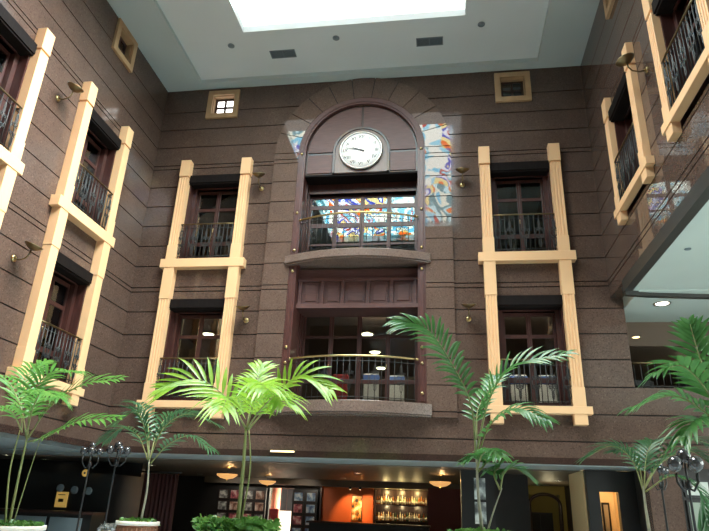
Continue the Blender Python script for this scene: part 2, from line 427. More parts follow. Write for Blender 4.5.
# ------------------------------------------------------------------ arch of polished granite around the middle bay
mb = MB()
RI, RO, ZC, YF = 1.74, 2.42, 10.68, -.07
g2 = .012
zz = [3.56] + [z for z in (3.68, 4.28, 4.9, 5.5, 6.11, 6.66, 6.78, 7.38, 7.97, 8.57, 9.17, 9.78, 10.36, 10.48)] + [ZC]
for s in (-1, 1):
    for a, b in zip(zz, zz[1:]):
        mb.m = 0; mb.box(min(s * RI, s * RO), max(s * RI, s * RO), YF, .02, a + g2, b - g2)
    mb.m = 1; mb.box(min(s * RI, s * (RO - .01)), max(s * RI, s * (RO - .01)), YF + .025, .02, 3.58, ZC)
NV = 11
for k in range(NV):
    a0, a1 = math.pi * k / NV + .005, math.pi * (k + 1) / NV - .005
    arc = [a0 + (a1 - a0) * i / 5 for i in range(6)]
    mb.m = 0; mb.prism([(RI * math.cos(a), ZC + RI * math.sin(a)) for a in arc] + [(RO * math.cos(a), ZC + RO * math.sin(a)) for a in arc[::-1]], YF, .02, 'y')
arc = [math.pi * i / 40 for i in range(41)]
for a, b in zip(arc, arc[1:]):
    mb.m = 1; mb.prism([(RI * math.cos(a), ZC + RI * math.sin(a)), (RI * math.cos(b), ZC + RI * math.sin(b)), ((RO - .01) * math.cos(b), ZC + (RO - .01) * math.sin(b)), ((RO - .01) * math.cos(a), ZC + (RO - .01) * math.sin(a))], YF + .025, .02, 'y')
mb.m = 0; mb.box(-RO, RO, YF - .03, .02, 3.55, 3.60)
structure('trim_5', mb, ['granite_surround', 'groove'])

# wooden portal: pilasters, arch band, tympanum, frieze
pt = thing('wooden_portal', 'dark mahogany arched portal with brass studs framing the clock and centre balconies', 'portal', (0, 0, 0))
RW = 1.54
mb = MB()
arc = [math.pi * i / 48 for i in range(49)]
for a, b in zip(arc, arc[1:]):
    for r0, r1, y0 in ((RW, RI, -.06), (RW + .05, RI - .05, -.085)):
        mb.prism([(r0 * math.cos(a), ZC + r0 * math.sin(a)), (r0 * math.cos(b), ZC + r0 * math.sin(b)), (r1 * math.cos(b), ZC + r1 * math.sin(b)), (r1 * math.cos(a), ZC + r1 * math.sin(a))], y0, .1, 'y')
mb.build('arch_band', 'mahogany_panel', pt)
for s in (-1, 1):
    mb = MB().box(min(s * RW, s * RI), max(s * RW, s * RI), -.06, .9, 3.82, ZC)
    mb.box(s * 1.64 - .05, s * 1.64 + .05, -.085, 0, 3.9, ZC)
    mb.build('pilaster', 'mahogany', pt, .006)
    for z in (10.62, 8.8, 7.72, 7.14, 5.16, 4.78, 4.08):
        MB().lathe([(.04, 0), (.036, -.02), (.018, -.035)], 12, (s * 1.64, -.085, z), 'y').build('stud', 'brass', pt)
# tympanum of four veneer panels
arc = [math.pi * i / 40 for i in range(41)]
mb = MB(); mb.m = 1
mb.prism([(RW * math.cos(a), ZC + RW * math.sin(a)) for a in arc] + [(-RW, 10.02), (RW, 10.02)], .06, .2, 'y')
mb.m = 0
for s in (-1, 1):
    q = [math.pi / 2 * i / 20 for i in range(21)]
    top = [(s * max(.035, 1.49 * math.cos(a)), ZC + 1.49 * math.sin(a)) for a in q if ZC + 1.49 * math.sin(a) > ZC + .02]
    inn = [(s * max(.035, .8 * math.cos(a)), ZC + .8 * math.sin(a)) for a in q if .8 * math.sin(a) > .02]
    mb.prism([(s * 1.49, ZC + .03)] + top + inn[::-1] + [(s * .8, ZC + .03)], .03, .1, 'y')
    mb.box(min(s * .8, s * 1.49), max(s * .8, s * 1.49), .03, .1, 10.06, ZC - .05)
mb.build('tympanum', ['mahogany_panel', 'dark_wood'], pt, .004)
mb = MB(); mb.m = 0
RCk = .75
mb.prism([(RCk * math.cos(a), ZC + RCk * math.sin(a)) for a in arc] + [(-RCk, 10.03), (RCk, 10.03)], -.0, .1, 'y')
mb.m = 1
for a, b in zip(arc, arc[1:]):
    mb.prism([(.72 * math.cos(a), ZC + .72 * math.sin(a)), (.72 * math.cos(b), ZC + .72 * math.sin(b)), (.78 * math.cos(b), ZC + .78 * math.sin(b)), (.78 * math.cos(a), ZC + .78 * math.sin(a))], -.03, .1, 'y')
for s in (-1, 1): mb.box(s * .75 - .03, s * .75 + .03, -.03, .1, 10.03, ZC)
mb.build('clock_panel', ['clock_wood', 'dark_wood'], pt)
mb = MB().box(-RW, RW, .05, .9, 9.96, 10.02); mb.build('loggia_soffit', 'black_wood', pt)
mb = MB(); mb.box(-RW, RW, .26, .9, 6.22, 7.3); mb.box(-RW, RW, .14, .3, 6.22, 6.34); mb.box(-RW, RW, .17, .3, 6.96, 7.04)
for x in (-1.48, -.9, -.37, .28, .87, 1.46): mb.box(x - .045, x + .045, .2, .3, 6.34, 6.96)
for a, b in ((-1.4, -.98), (-.82, -.43), (-.3, .22), (.34, .8), (.94, 1.39)):
    mb.prism([(a + .02, 6.37), (b - .02, 6.37), (b - .02, 6.93), (a + .02, 6.93)], .235, .3, 'y'); mb.box(a + .07, b - .07, .215, .3, 6.43, 6.87)
mb.build('frieze_panel', 'mahogany_panel', pt, .006)

# clock
ck = thing('wall_clock', 'round white wall clock with black Roman numerals under the wooden arch', 'clock', (0, -.02, ZC))
mb = MB().lathe([(.6, .02), (.6, -.05), (.575, -.07), (.55, -.06), (.55, -.02)], 48, (0, 0, 0), 'y'); mb.build('rim', 'steel', ck)
MB().lathe([(.553, .0), (.553, -.035), (.01, -.035)], 48, (0, 0, 0), 'y').build('dial', 'dial', ck)
for k, tx in enumerate(['XII', 'I', 'II', 'III', 'IV', 'V', 'VI', 'VII', 'VIII', 'IX', 'X', 'XI']):
    cu = bpy.data.curves.new('numeral', 'FONT'); cu.body = tx; cu.size = .15; cu.align_x = 'CENTER'; cu.align_y = 'CENTER'; cu.extrude = .003
    t = bpy.data.objects.new('tmp', cu); COL.objects.link(t)
    bpy.context.view_layer.update()
    me = bpy.data.meshes.new_from_object(t.evaluated_get(bpy.context.evaluated_depsgraph_get())); bpy.data.objects.remove(t)
    me.materials.clear(); me.materials.append(M['ink'])
    a = R(30 * k); o = bpy.data.objects.new('numeral', me); COL.objects.link(o); o.parent = ck
    o.location = (.43 * math.sin(a), -.039, .43 * math.cos(a)); o.rotation_euler = (R(90), 0, 0)
def hand(name, ang, L, wd, y):
    a = R(ang); d = Vector((math.sin(a), 0, math.cos(a))); u = Vector((d.z, 0, -d.x))
    mb = MB(); P = [d * -.1 + u * wd, d * -.1 - u * wd, d * L - u * wd * .3, d * L + u * wd * .3]
    mb.add([(p.x, y, p.z) for p in P] + [(p.x, y - .006, p.z) for p in P], [(0, 1, 2, 3), (7, 6, 5, 4), (0, 1, 5, 4), (1, 2, 6, 5), (2, 3, 7, 6), (3, 0, 4, 7)])
    mb.build(name, 'ink', ck)
hand('hour_hand', 292, .26, .022, -.044); hand('minute_hand', 281, .44, .016, -.052)
MB().lathe([(.025, 0), (.02, -.02)], 12, (0, -.045, 0), 'y').build('hand_boss', 'ink', ck)

# curved balconies of the middle bay
def bow(e, m, hw, n=24):
    # points of a shallow bow from (-hw,-e) through (0,-m)
    return [(-hw + 2 * hw * i / n, -(e + (m - e) * (1 - ((2 * i / n) - 1) ** 2))) for i in range(n + 1)]
def balcony(z0, z1, label):
    b = thing('balcony', label, 'balcony', (0, 0, 0))
    p = bow(.14, .58, 1.86)
    MB().prism(p + [(1.86, -.062), (-1.86, -.062)], z0, z1, 'z').prism([(x * .985, y + .03) for x, y in p] + [(1.83, -.062), (-1.83, -.062)], z0 - .035, z0, 'z').build('slab', 'granite_slab', b, .012)
    MB().box(-1.53, 1.53, -.062, .55 if z0 > 5 else -.005, z0 + .05, z1 - .02).build('balcony_floor', 'granite_slab', b)
    return b
balcony(7.33, 7.54, 'bowed granite balcony under the clock, topmost of the two centre balconies')
balcony(3.58, 3.84, 'bowed granite balcony low in the centre bay, just above the lobby')
def scroll(c, s, r=.005, h=.36, wd=.085):
    # lyre shaped wrought iron ornament in the railing plane
    pts = []
    for i in range(25):
        t = i / 24; z = (t - .5) * h
        x = wd * math.sin(t * math.pi) * (1 + .5 * math.cos(t * 4 * math.pi)) * .8
        pts.append((c[0] + s * x, c[1], c[2] + z))
    return pts
def spiral(c, s, r0=.06, turns=1.6, n=22):
    return [(c[0] + s * r0 * (1 - .75 * i / n) * math.cos(turns * 2 * math.pi * i / n), c[1], c[2] + r0 * (1 - .75 * i / n) * math.sin(turns * 2 * math.pi * i / n)) for i in range(n + 1)]
def center_railing(z, label):
    r = thing('balcony_railing', label, 'railing', (0, 0, z))
    p = bow(.14, .5, 1.5)
    MB().tube([(x, y, 1.02) for x, y in p], .026, 8).build('handrail', 'brass', r)
    MB().tube([(x, y, .9) for x, y in p], .009, 6).build('upper_rail', 'iron', r)
    MB().tube([(x, y, .08) for x, y in p], .009, 6).build('bottom_rail', 'iron', r)
    N = 21
    q = bow(.14, .5, 1.46, N - 1)
    for i, (x, y) in enumerate(q):
        mb = MB().tube([(x, y, 0), (x, y, 1.0)], .008, 5)
        if i % 4 == 2:
            for s in (-1, 1):
                mb.tube(scroll((x, y, .52), s, h=.62, wd=.1), .006, 4)
                mb.tube(spiral((x + s * .055, y - .002, .62), s, .05), .005, 4); mb.tube(spiral((x + s * .055, y - .002, .42), -s, .05), .005, 4)
        mb.build('baluster', 'iron', r)
    for s in (-1, 1): MB().tube([(s * 1.5, -.14, 1.02), (s * 1.55, -.1, 1.02)], .03, 8).build('rail_end', 'brass', r)
center_railing(7.54, 'brass topped iron railing on the upper centre balcony below the clock')
center_railing(3.84, 'brass topped iron railing on the lower centre balcony above the lobby')

# glazed doors
def leaf(parent, x0, x1, z0, rows, y0=0, st=.055):
    z1 = z0 + rows[-1][1] + .09
    mb = MB()
    mb.box(x0, x0 + st, y0, y0 + .05, z0, z1).box(x1 - st, x1, y0, y0 + .05, z0, z1)
    zs = [0] + [v for q in rows for v in q] + [rows[-1][1] + .09]
    for a, b in zip(zs[::2], zs[1::2]): mb.box(x0 + st, x1 - st, y0 + .003, y0 + .047, z0 + a, z0 + b)
    l = mb.build('leaf', 'mahogany_door', parent, .004)
    MB().box(x0 + st, x1 - st, y0 + .022, y0 + .03, z0 + rows[0][0], z0 + rows[-1][1]).build('glass_pane', 'glass', l)
    return l
dcount = [0]
def door(parent_loc, rz, hw, n, top, rows, jamb=.14, depth=.32, hood=False):
    dcount[0] += 1
    mb = MB()
    for s in (-1, 1): mb.box(min(s * hw, s * (hw - jamb)), max(s * hw, s * (hw - jamb)), depth - .12, depth + .1, 0, top)
    h = rows[-1][1] + .09
    mb.box(-hw + jamb, hw - jamb, depth - .1, depth + .1, h, top).box(-hw + jamb, hw - jamb, depth - .14, depth + .1, h, h + .07)
    mb.box(-hw, -hw + .03, .0, depth, 0, top).box(hw - .03, hw, .0, depth, 0, top).box(-hw, hw, .0, depth, top - .03, top)
    d = mb.build('door_%d' % dcount[0], 'mahogany_door'); d['kind'] = 'structure'; d.location = parent_loc; d.rotation_euler.z = rz
    wd = 2 * (hw - jamb) / n
    if hood: MB().box(-hw, hw, -.1, depth - .02, 2.36, 2.6).box(-hw, hw, -.07, depth - .02, 2.32, 2.36).build('shutter_box', 'black_wood', d, .006)
    for k in range(n):
        l = leaf(d, -hw + jamb + k * wd + .002, -hw + jamb + (k + 1) * wd - .002, 0, rows, depth)
        if k % 2 == 0: MB().tube([(-hw + jamb + (k + 1) * wd - .03, depth - .03, 1.0), (-hw + jamb + (k + 1) * wd - .03, depth - .03, 1.12)], .009, 6).build('door_handle', 'brass', l)
    return d
ROWS = [(.16, .6), (.72, 1.66), (1.75, 2.2)]
CROWS = [(.2, .7), (.8, 1.84), (1.92, 2.42)]
L3, L2 = 7.46, 3.8
door((0, .32, L3 + .05), 0, 1.54, 4, 2.5, [(.1, .62), (.68, 1.16), (1.29, 1.72), (1.84, 2.05)], .06, .28)
door((0, .62, L2 + .04), 0, 1.54, 4, 2.44, [(.14, .64), (.74, 1.8), (1.87, 2.38)], .06, .28)

# cream surrounds
def fluted(x0, x1, y0, y1):
    w_ = x1 - x0; g = w_ / 11; p = [(x0, y1), (x0, y0)]
    for k in range(3):
        a = x0 + g * (2 + 3 * k - .5); p += [(a, y0), (a + g * .3, y0 + .018), (a + g * 1.2, y0 + .018), (a + g * 1.5, y0)]
    return p + [(x1, y0), (x1, y1)]
def surround(label, loc, rz, storeys, fl=True):
    s_ = thing('balcony_surround', label, 'balcony frame', loc, rz, 'cream balcony surrounds')
    zb, D = (3.43, -.2) if storeys == 2 else (7.38, -.13)
    up = 0 if storeys == 2 else -.05
    hi = 0 if storeys == 2 else .25
    for s in (-1, 1):
        x0, x1 = sorted((s * .755, s * 1.01)); mb = MB()
        mb.prism(fluted(x0, x1, D, 0) if fl else [(x0, 0), (x0, D), (x1, D), (x1, 0)], zb + .01, 9.965 + up, 'z')
        mb.box(x0 + .035, x1 - .035, D + .035, 0, 9.965 + up, 10.02 + up)
        post = mb.build('post', 'cream', s_, .004)
        e = .012
        def blk(n, a, b, e): MB().box(x0 - e, x1 + e, D - e, 0, a, b).build(n, 'cream', post, .006)
        blk('capital', 10.01 + up, 10.52 + up, e)
        blk('pedestal', (6.4 if storeys == 2 else zb), 7.9 + hi * .6, e)
        if storeys == 2: blk('pedestal', 3.43, 4.24, e)
    for z0, z1 in ([(7.26 + hi * 1.3, 7.5 + hi)] + ([(3.655, 3.82)] if storeys == 2 else [])):
        MB().box(-1.14, 1.14, D - .03, 0, z0, z1).build('beam', 'cream', s_, .008)
        MB().box(-.74, .74, D + .02, .3, z1, z1 + .03).build('threshold', 'dark_wood', s_)
    return s_
def rail_small(label, loc, rz):
    r = thing('balcony_railing', label, 'railing', loc, rz, 'small balcony railings')
    y = -.17
    MB().tube([(-.74, -.06, 1.02), (-.73, y, 1.02), (-.5, y - .01, 1.02), (.5, y - .01, 1.02), (.73, y, 1.02), (.74, -.06, 1.02)], .02, 8).build('handrail', 'brass_dark', r)
    MB().tube([(-.72, y, .09), (.72, y, .09)], .01, 6).build('bottom_rail', 'iron', r)
    MB().tube([(-.72, y, .9), (.72, y, .9)], .008, 6).build('upper_rail', 'iron', r)
    N = 13
    for i in range(N):
        x = -.7 + 1.4 * i / (N - 1); mb = MB().tube([(x, y, .035), (x, y, 1.0)], .011, 5)
        if i in (0, 12, 3, 6, 9):
            k = 1 if i in (0, 12) else .8
            for s in (-1, 1):
                mb.tube(scroll((x, y, .5), s, h=.75, wd=.095 * k), .0105, 4)
                mb.tube(spiral((x + s * .045, y - .004, .6), s, .05), .009, 4); mb.tube(spiral((x + s * .045, y - .004, .4), -s, .05), .009, 4)
        mb.build('baluster', 'iron', r)
    return r
places = [
    ('back_l', (-4.06, 0, 0), 0, 2, True, 'on the back wall left of the clock', ''),
    ('back_r', (4.16, 0, 0), 0, 2, True, 'on the back wall right of the clock', ''),
    ('left_far', (-6, LB, 0), R(90), 2, False, 'on the left wall beside its far corner', ''),
    ('left_near', (-6, LA, 0), R(90), 2, False, 'on the left wall cut by the photo edge', ''),
    ('right_far', (6, RC, 0), R(-90), 1, True, 'on the right wall beside its far corner', ''),
    ('right_near', (6, RD, 0), R(-90), 1, True, 'on the right wall high at the photo edge', ''),
]
r0 = None
for key, loc, rz, st, fl, where, _ in places:
    surround('cream painted %s balcony surround %s' % ('two-storey' if st == 2 else 'one-storey', where), loc, rz, st, fl)
    for z, nm in ((L3, 'upper'), (L2, 'lower'))[:st]:
        lab = '%s wrought iron railing %s' % (nm, where) if st == 2 else 'wrought iron railing in the one-storey frame ' + where
        zr = z + (.28 if st == 1 else .03)
        if r0 is None: r0 = rail_small(lab, (loc[0] + (.06 if st == 1 else 0), loc[1], zr), rz)
        else: dup(r0, (loc[0] + (.06 if st == 1 else 0), loc[1], zr), rz, lab)
        door((loc[0], loc[1], z + (.02 if st == 1 else .02)), rz, .75, 2, 2.56, ROWS, hood=True)

# small square windows under the ceiling
wc = [2]
def square_window(loc, rz, lit):
    n = 'window_%d' % wc[0]; wc[0] += 1
    mb = MB(); o, i, q = .48, .33, .25
    for a, b, c, d in ((-o, o, i, o), (-o, o, -o, -i), (-o, -i, -i, i), (i, o, -i, i)): mb.box(a, b, -.07, 0, c, d)
    for a, b, c, d in ((-i, i, i - .02, i), (-i, i, -i, -i + .02), (-i, -i + .02, -i, i), (i - .02, i, -i, i)): mb.box(a, b, -.0, .22, c, d)
    f = mb.build(n, 'tan_frame'); f['kind'] = 'structure'; f.location = loc; f.rotation_euler.z = rz
    mb = MB(); mb.box(-i, i, .14, .2, q, i).box(-i, i, .14, .2, -i, -q).box(-i, -q, .14, .2, -q, q).box(q, i, .14, .2, -q, q).box(-.03, .03, .14, .2, -q, q).box(-q, q, .14, .2, -.03, .03)
    mb.build('window_frame', 'dark_wood', f)
    MB().box(-q, q, .17, .18, -q, q).build('window_pane', 'window_glow' if lit else 'smoke_glass', f)
square_window((-4.17, 0, 12.5), 0, True)
square_window((4.15, 0, 12.5), 0, False)
square_window((-6, -2.54, 12.6), R(90), False)
square_window((6, -3.2, 12.6), R(-90), False)

# wall lamps: bowl head on a bent arm
def wall_lamp(label, loc, rz, tilt=1):
    r = thing('wall_lamp', label, 'wall lamp', loc, rz, 'brass wall lamps')
    MB().lathe([(.055, 0), (.055, -.02), (.03, -.035)], 14, (0, 0, 0), 'y').build('wall_plate', 'brass', r)
    MB().tube([(0, -.02, 0), (0, -.12, -.03), (0, -.22, 0), (0, -.27, .07), (0, -.28, .14)], .012, 7).build('arm', 'brass_dark', r)
    h = MB().lathe([(.03, 0), (.08, .02), (.14, .07), (.15, .085), (.13, .085), (.07, .05), (.01, .045)], 18).build('lamp_bowl', 'brass_dark', r, loc=(0, -.28, .14))
    h.rotation_euler = (R(18), 0, 0); r.scale = (1.2, 1.2, 1.2)
    return r
wl = wall_lamp('brass wall lamp left of the arch, upper of two', (-2.72, 0, 9.62), 0)
for lab, loc, rz in (('brass wall lamp left of the arch, lower of two', (-2.75, 0, 5.86), 0),
                     ('brass wall lamp right of the arch, upper of two', (2.70, 0, 9.5), 0),
                     ('brass wall lamp right of the arch, lower of two', (2.74, 0, 5.86), 0),
                     ('upper brass lamp on the left wall between the cream surrounds', (-6, -4.35, 9.55), R(90)),
                     ('lower brass lamp on the left wall between the cream surrounds', (-6, -4.38, 5.8), R(90)),
                     ('brass lamp on the right wall between the cream surrounds', (6, -4.3, 9.38), R(-90))):
    dup(wl, loc, rz, lab)

# ceiling vents and recessed lights
def vent(label, loc):
    v = thing('ceiling_vent', label, 'vent', loc)
    a, b = .355, .15
    mb = MB(); mb.box(-a, a, -b, -b + .025, -.02, 0).box(-a, a, b - .025, b, -.02, 0).box(-a, -a + .025, -b, b, -.02, 0).box(a - .025, a, -b, b, -.02, 0).box(-.012, .012, -b, b, -.02, 0); mb.build('frame', 'vent_metal', v)
    mb = MB()
    for k in range(8): y = -.115 + .23 * k / 7; mb.box(-a + .02, a - .02, y - .006, y + .006, -.018, -.002)
    mb.build('slats', 'vent_metal', v); MB().box(-a + .02, a - .02, -b + .02, b - .02, -.003, 0).build('backing', 'black', v)
    return v
v0 = vent('grey slatted vent in the ceiling left of the clock', (-2.12, -1.15, Z2))
dup(v0, (1.92, -1.22, Z2), 0, 'grey slatted vent in the ceiling right of the clock')
def downlight(label, loc, lit, r=.075, group=None):
    d = thing('ceiling_downlight', label, 'ceiling light', loc, 0, group)
    MB().lathe([(r * 1.25, 0), (r * 1.25, -.012), (r, -.015), (r * .98, -.004)], 18).build('ring', 'vent_metal' if not lit else 'steel', d)
    MB().lathe([(r * .96, -.001), (r * .9, -.008)], 16).build('lens', lit or 'vent_metal', d)
    return d
downlight('unlit recessed light in the ceiling left of the left vent', (-3.47, -1.6, Z2), None)
downlight('unlit recessed light in the ceiling between the two vents', (-.55, -1.6, Z2), None)
downlight('unlit recessed light in the ceiling right of the roof light', (3.25, -1.7, Z2), None)
downlight('bright oval recessed light in the gallery soffit right of the back wall', (7.0, -.35, 6.1), 'lamp_white', .15)
downlight('unlit recessed light in the pale soffit of the right wing', (6.5, -3.39, 6.12), None, .045)

# ------------------------------------------------------------------ rooms behind the balconies
def covered_chair(label, loc, rz, cover, sash):
    c = thing('covered_chair', label, 'chair', loc, rz, 'covered chairs behind the balcony doors')
    MB().box(-.22, .22, -.23, .22, .4, .47).build('seat', cover, c, .02)
    MB().box(-.21, .21, .18, .24, .45, 1.14).build('backrest', cover, c, .03)
    MB().box(-.22, .22, .165, .255, .9, 1.1).build('sash', sash, c, .01)
    for sx in (-.19, .19):
        for sy in (-.19, .19): MB().tube([(sx, sy, 0), (sx, sy, .4)], .014, 6).build('leg', 'iron', c)
    return c
FL = 3.78
def chair_at(px, py, Y, label, cover='white_cloth', sash='blue_cloth'):
    p = at(px, py, Y); return covered_chair(label, (p.x, Y, FL), R(180), cover, sash)
chair_at(372, 385, 2.0, 'white covered chair with blue sash behind the third pane of the lower centre doors')
chair_at(397, 385, 2.2, 'white covered chair with blue sash behind the fourth pane of the lower centre doors')
chair_at(341, 390, 2.1, 'red covered chair behind the second pane of the lower centre doors', 'red_cloth', 'red_cloth')
chair_at(518, 385, 2.0, 'white covered chair behind the left leaf of the lower right doors')
chair_at(546, 385, 2.0, 'white covered chair behind the right leaf of the lower right doors')
for x, y in ((.4, 1.15), (4.2, .8)): point('added_chair_light', (x, y, 6.36), 190, (1, .9, .75), .03)  # point lights hidden above the door heads, added to light the chairs
for px, py, lab in ((367, 333, 'nearest of three glowing ceiling lights behind the lower centre doors'), (375, 351, 'middle of three glowing ceiling lights behind the lower centre doors'),
                    (381, 367, 'furthest of three glowing ceiling lights behind the lower centre doors'), (208.5, 333, 'glowing ceiling light behind the lower left doors')):
    p = at_z(px, py, 6.4); d = thing('ceiling_lamp', lab, 'ceiling light', (p.x, p.y, 6.42))
    MB().lathe([(.1, 0), (.2, -.03), (.22, -.05), (.2, -.06)], 18).build('rim', 'brass', d)
    MB().lathe([(.19, -.05), (.14, -.09), (.02, -.1)], 18).build('shade', 'lamp_white', d)

# gallery of the right wing
g = thing('gallery_railing', 'dark railing along the open gallery right of the back wall', 'railing', (6.3, .12, 4.27))
MB().tube([(0, 0, .58), (5, 0, .58)], .022, 8).build('handrail', 'brass_dark', g)
MB().tube([(0, 0, .06), (5, 0, .06)], .012, 6).build('bottom_rail', 'iron', g)
for i in range(34): MB().tube([(.05 + i * .148, 0, 0), (.05 + i * .148, 0, .58)], .008, 5).build('baluster', 'iron', g)
def armchair(label, loc, rz):
    c = thing('armchair', label, 'chair', loc, rz)
    MB().box(-.3, .3, -.3, .3, .25, .45).build('seat', 'black', c, .03); MB().box(-.3, .3, .22, .34, .3, .95).build('backrest', 'black', c, .04)
    for sx in (-1, 1):
        MB().box(min(sx * .3, sx * .38), max(sx * .3, sx * .38), -.3, .3, .25, .65).build('armrest', 'black', c, .03)
        for sy in (-.26, .26): MB().box(sx * .3 - .02, sx * .3 + .02, sy - .02, sy + .02, 0, .25).build('leg', 'dark_wood', c)
    return c
armchair('dark armchair behind the gallery railing, nearer the stone corner', (7.15, 1.7, 3.9), R(20))
armchair('dark armchair behind the gallery railing, further from the stone corner', (8.1, 1.9, 3.9), R(-30))
p = at_z(636, 337, 5.6)
downlight('small yellow downlight glowing deep in the gallery', (p.x, p.y, 5.6), 'lamp_warm', .09)
point('gallery_lamp', (8.6, 3.0, 5.0), 5, (1, .8, .55), .1)

# ------------------------------------------------------------------ lobby below
def bowl_lamp(label, px, py, Z=2.58):
    p = at_z(px, py, Z); b = thing('bowl_pendant', label, 'pendant lamp', (p.x, p.y, Z), 0, 'amber bowl pendants in the lobby')
    MB().lathe([(.09, 0), (.08, -.025), (.02, -.03)], 14).build('ceiling_rose', 'brass', b)
    MB().tube([(0, 0, -.02), (0, 0, -.36)], .009, 6).build('rod', 'black', b)
    MB().lathe([(.31, -.2), (.28, -.25), (.18, -.31), (.03, -.34), (.025, -.33), (.17, -.3), (.27, -.24), (.3, -.195)], 24).build('glass_bowl', 'bowl_glass', b)
    MB().lathe([(.02, -.345), (.025, -.37), (.008, -.4)], 10).build('finial', 'brass', b)
    point('bulb', (.06, 0, -.2), 20, (1, .6, .25), .05, b)
    return b
bowl_lamp('amber glass bowl pendant nearest the round planter, left of three', 228, 467)
bowl_lamp('amber glass bowl pendant above the bright doorway', 268, 475)
bowl_lamp('amber glass bowl pendant in front of the red wall beside the bar', 440, 474.5)
DL = [(7, 454, 'leftmost white downlight in the lobby soffit above the left planter'), (45, 459, 'white downlight in the lobby soffit above the gold sign, nearer the photo edge'),
      (67, 471, 'small white downlight in the lobby soffit beside the gold emblem'), (122, 472, 'white downlight above the red curtain left of the thin palm'), (152, 465, 'white downlight beside the thin palm stem'),
      (200, 474, 'white downlight between the thin palm and the first bowl pendant'), (218, 477.5, 'white downlight close under the first bowl pendant'), (343, 478, 'faint downlight over the orange wall'),
      (553, 487, 'white downlight before the archway, lowest of three'), (546, 485, 'white downlight before the archway, middle of three'), (558.5, 480.5, 'white downlight before the archway, highest of three'),
      (358, 473, 'small dim downlight in the brown ceiling left of the bar')]
for px, py, lab in DL:
    p = at_z(px, py, 2.58 if at_z(px, py, 2.58).y > 1.45 else 2.6)
    downlight(lab, (p.x, p.y, 2.58 if p.y > 1.45 else (2.6 if p.x > -6.4 or p.y > 0 else 2.62)), 'lamp_white', .09, 'lobby downlights')
# glowing bar put in for a reflection on the polished band over the lobby
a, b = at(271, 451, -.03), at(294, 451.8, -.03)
st = thing('reflection_bar', 'short glowing bar imitating a reflection in the stone band under the lower balcony', 'reflection', ((a.x + b.x) / 2, -.03, (a.z + b.z) / 2))
MB().box(-.3, .3, -.012, .03, -.03, .03).build('housing', 'black', st); MB().box(-.28, .28, -.022, -.012, -.018, .018).build('tube', 'reflection_glow', st)  # dark backing and glowing face of the imitated reflection, not a lamp

def photomat(name, a, b, c, sc=6, es=.12):
    m, bs, nt = mat(name, a, .3); n = nt.nodes.new('ShaderNodeTexNoise'); n.inputs['Scale'].default_value = sc; n.inputs['Detail'].default_value = 3
    nt.links.new(coords(nt), n.inputs['Vector']); r = ramp(nt, [(.38, a), (.5, b), (.62, c)]); nt.links.new(n.outputs[0], r.inputs[0]); nt.links.new(r.outputs[0], bs.inputs['Base Color'])
photomat('photo_cool', (.1, .15, .3), (.3, .45, .6), (.75, .8, .8)); photomat('photo_warm', (.15, .07, .05), (.45, .25, .18), (.7, .6, .5))
photomat('photo_grey', (.08, .08, .08), (.3, .29, .27), (.7, .68, .62)); photomat('photo_red', (.1, .03, .04), (.5, .12, .14), (.7, .5, .45)); photomat('photo_mono', (.03, .03, .03), (.2, .22, .22), (.7, .75, .72), 3); photomat('art_paint', (.01, .01, .01), (.6, .25, .05), (.8, .7, .5), 5)
# bar
YB = 11.0
structure('wall_bar_orange', MB().box(-2.76, -.7, YB + .1, YB + .3, 0, 2.4), 'orange_wall')
structure('wall_bar_red', MB().box(1.45, 2.75, YB - .6, YB + .3, 0, 2.4), 'red_wall')
structure('trim_6', MB().box(-2.8, -2.74, YB - .05, YB + .3, 0, 2.4), 'dark_wood')
art = thing('abstract_painting', 'tall black, orange and cream abstract painting on the orange wall', 'painting', (-1.34, YB + .1, 1.6))
MB().box(-.21, .21, -.05, 0, -.45, .45).build('canvas', 'black', art)
random.seed(3)
MB().box(-.19, .19, -.056, -.05, -.43, .43).build('painted_face', 'art_paint', art)
for k, x in enumerate((-1.5, -1.12)):
    d = thing('ceiling_spotlight', ('left' if k == 0 else 'right') + ' warm spotlight of the pair over the abstract painting', 'spotlight', (x, YB - .75, 2.34))
    MB().lathe([(.05, 0), (.05, -.08), (.04, -.09)], 12).build('housing', 'black', d); MB().lathe([(.038, -.088), (.03, -.095)], 12).build('lens', 'lamp_warm', d)
    spot('spot_beam', (x, YB - .8, 2.2), (x + (.25 if k else -.05), YB + .1, 1.4), 90, (1, .6, .25), 75)
sh = thing('bottle_shelves', 'two lit wooden bar shelves carrying rows of bottles', 'shelf', (.4, YB, 0))
for z in (1.2, 1.78): MB().box(-1.02, 1.02, -.1, .25, z - .04, z).build('shelf_board', 'dark_wood', sh)
MB().box(-1.04, 1.04, .25, .3, .9, 2.3).build('back_panel', 'dark_wood', sh)
for x in (-1.04, 1.0): MB().box(x, x + .04, -.1, .25, .9, 2.3).build('side_panel', 'dark_wood', sh)
def bottle(name, m, h, label, loc, group):
    b = thing(name, label, 'bottle', loc, 0, group)
    MB().lathe([(.034, 0), (.036, .02), (.036, h * .58), (.014, h * .74), (.013, h * .95)], 10).build('bottle_body', m, b)
    MB().lathe([(.016, h * .93), (.016, h), (.008, h + .004)], 8).build('cap', 'black', b)
    MB().lathe([(.0368, h * .15), (.0368, h * .45)], 10).build('paper_label', 'label_white', b)
    return b
for z, gname in ((1.78, 'upper'), (1.2, 'lower')):
    src = {}
    for k in range(22):
        m = random.choice(['bottle_amber', 'bottle_amber', 'bottle_green', 'bottle_clear', 'bottle_clear'])
        lab = 'small liquor bottle standing in the row on the %s bar shelf' % gname; loc = (-.55 + k * .0905, YB + random.uniform(-.02, .1), z); grp = 'bottles on the %s bar shelf' % gname
        if m not in src: src[m] = bottle('liquor_bottle', m, .3, lab, loc, grp)
        else:
            c = dup(src[m], loc, 0, lab, grp); q = random.uniform(.82, 1.15); c.scale = (q, q, q)
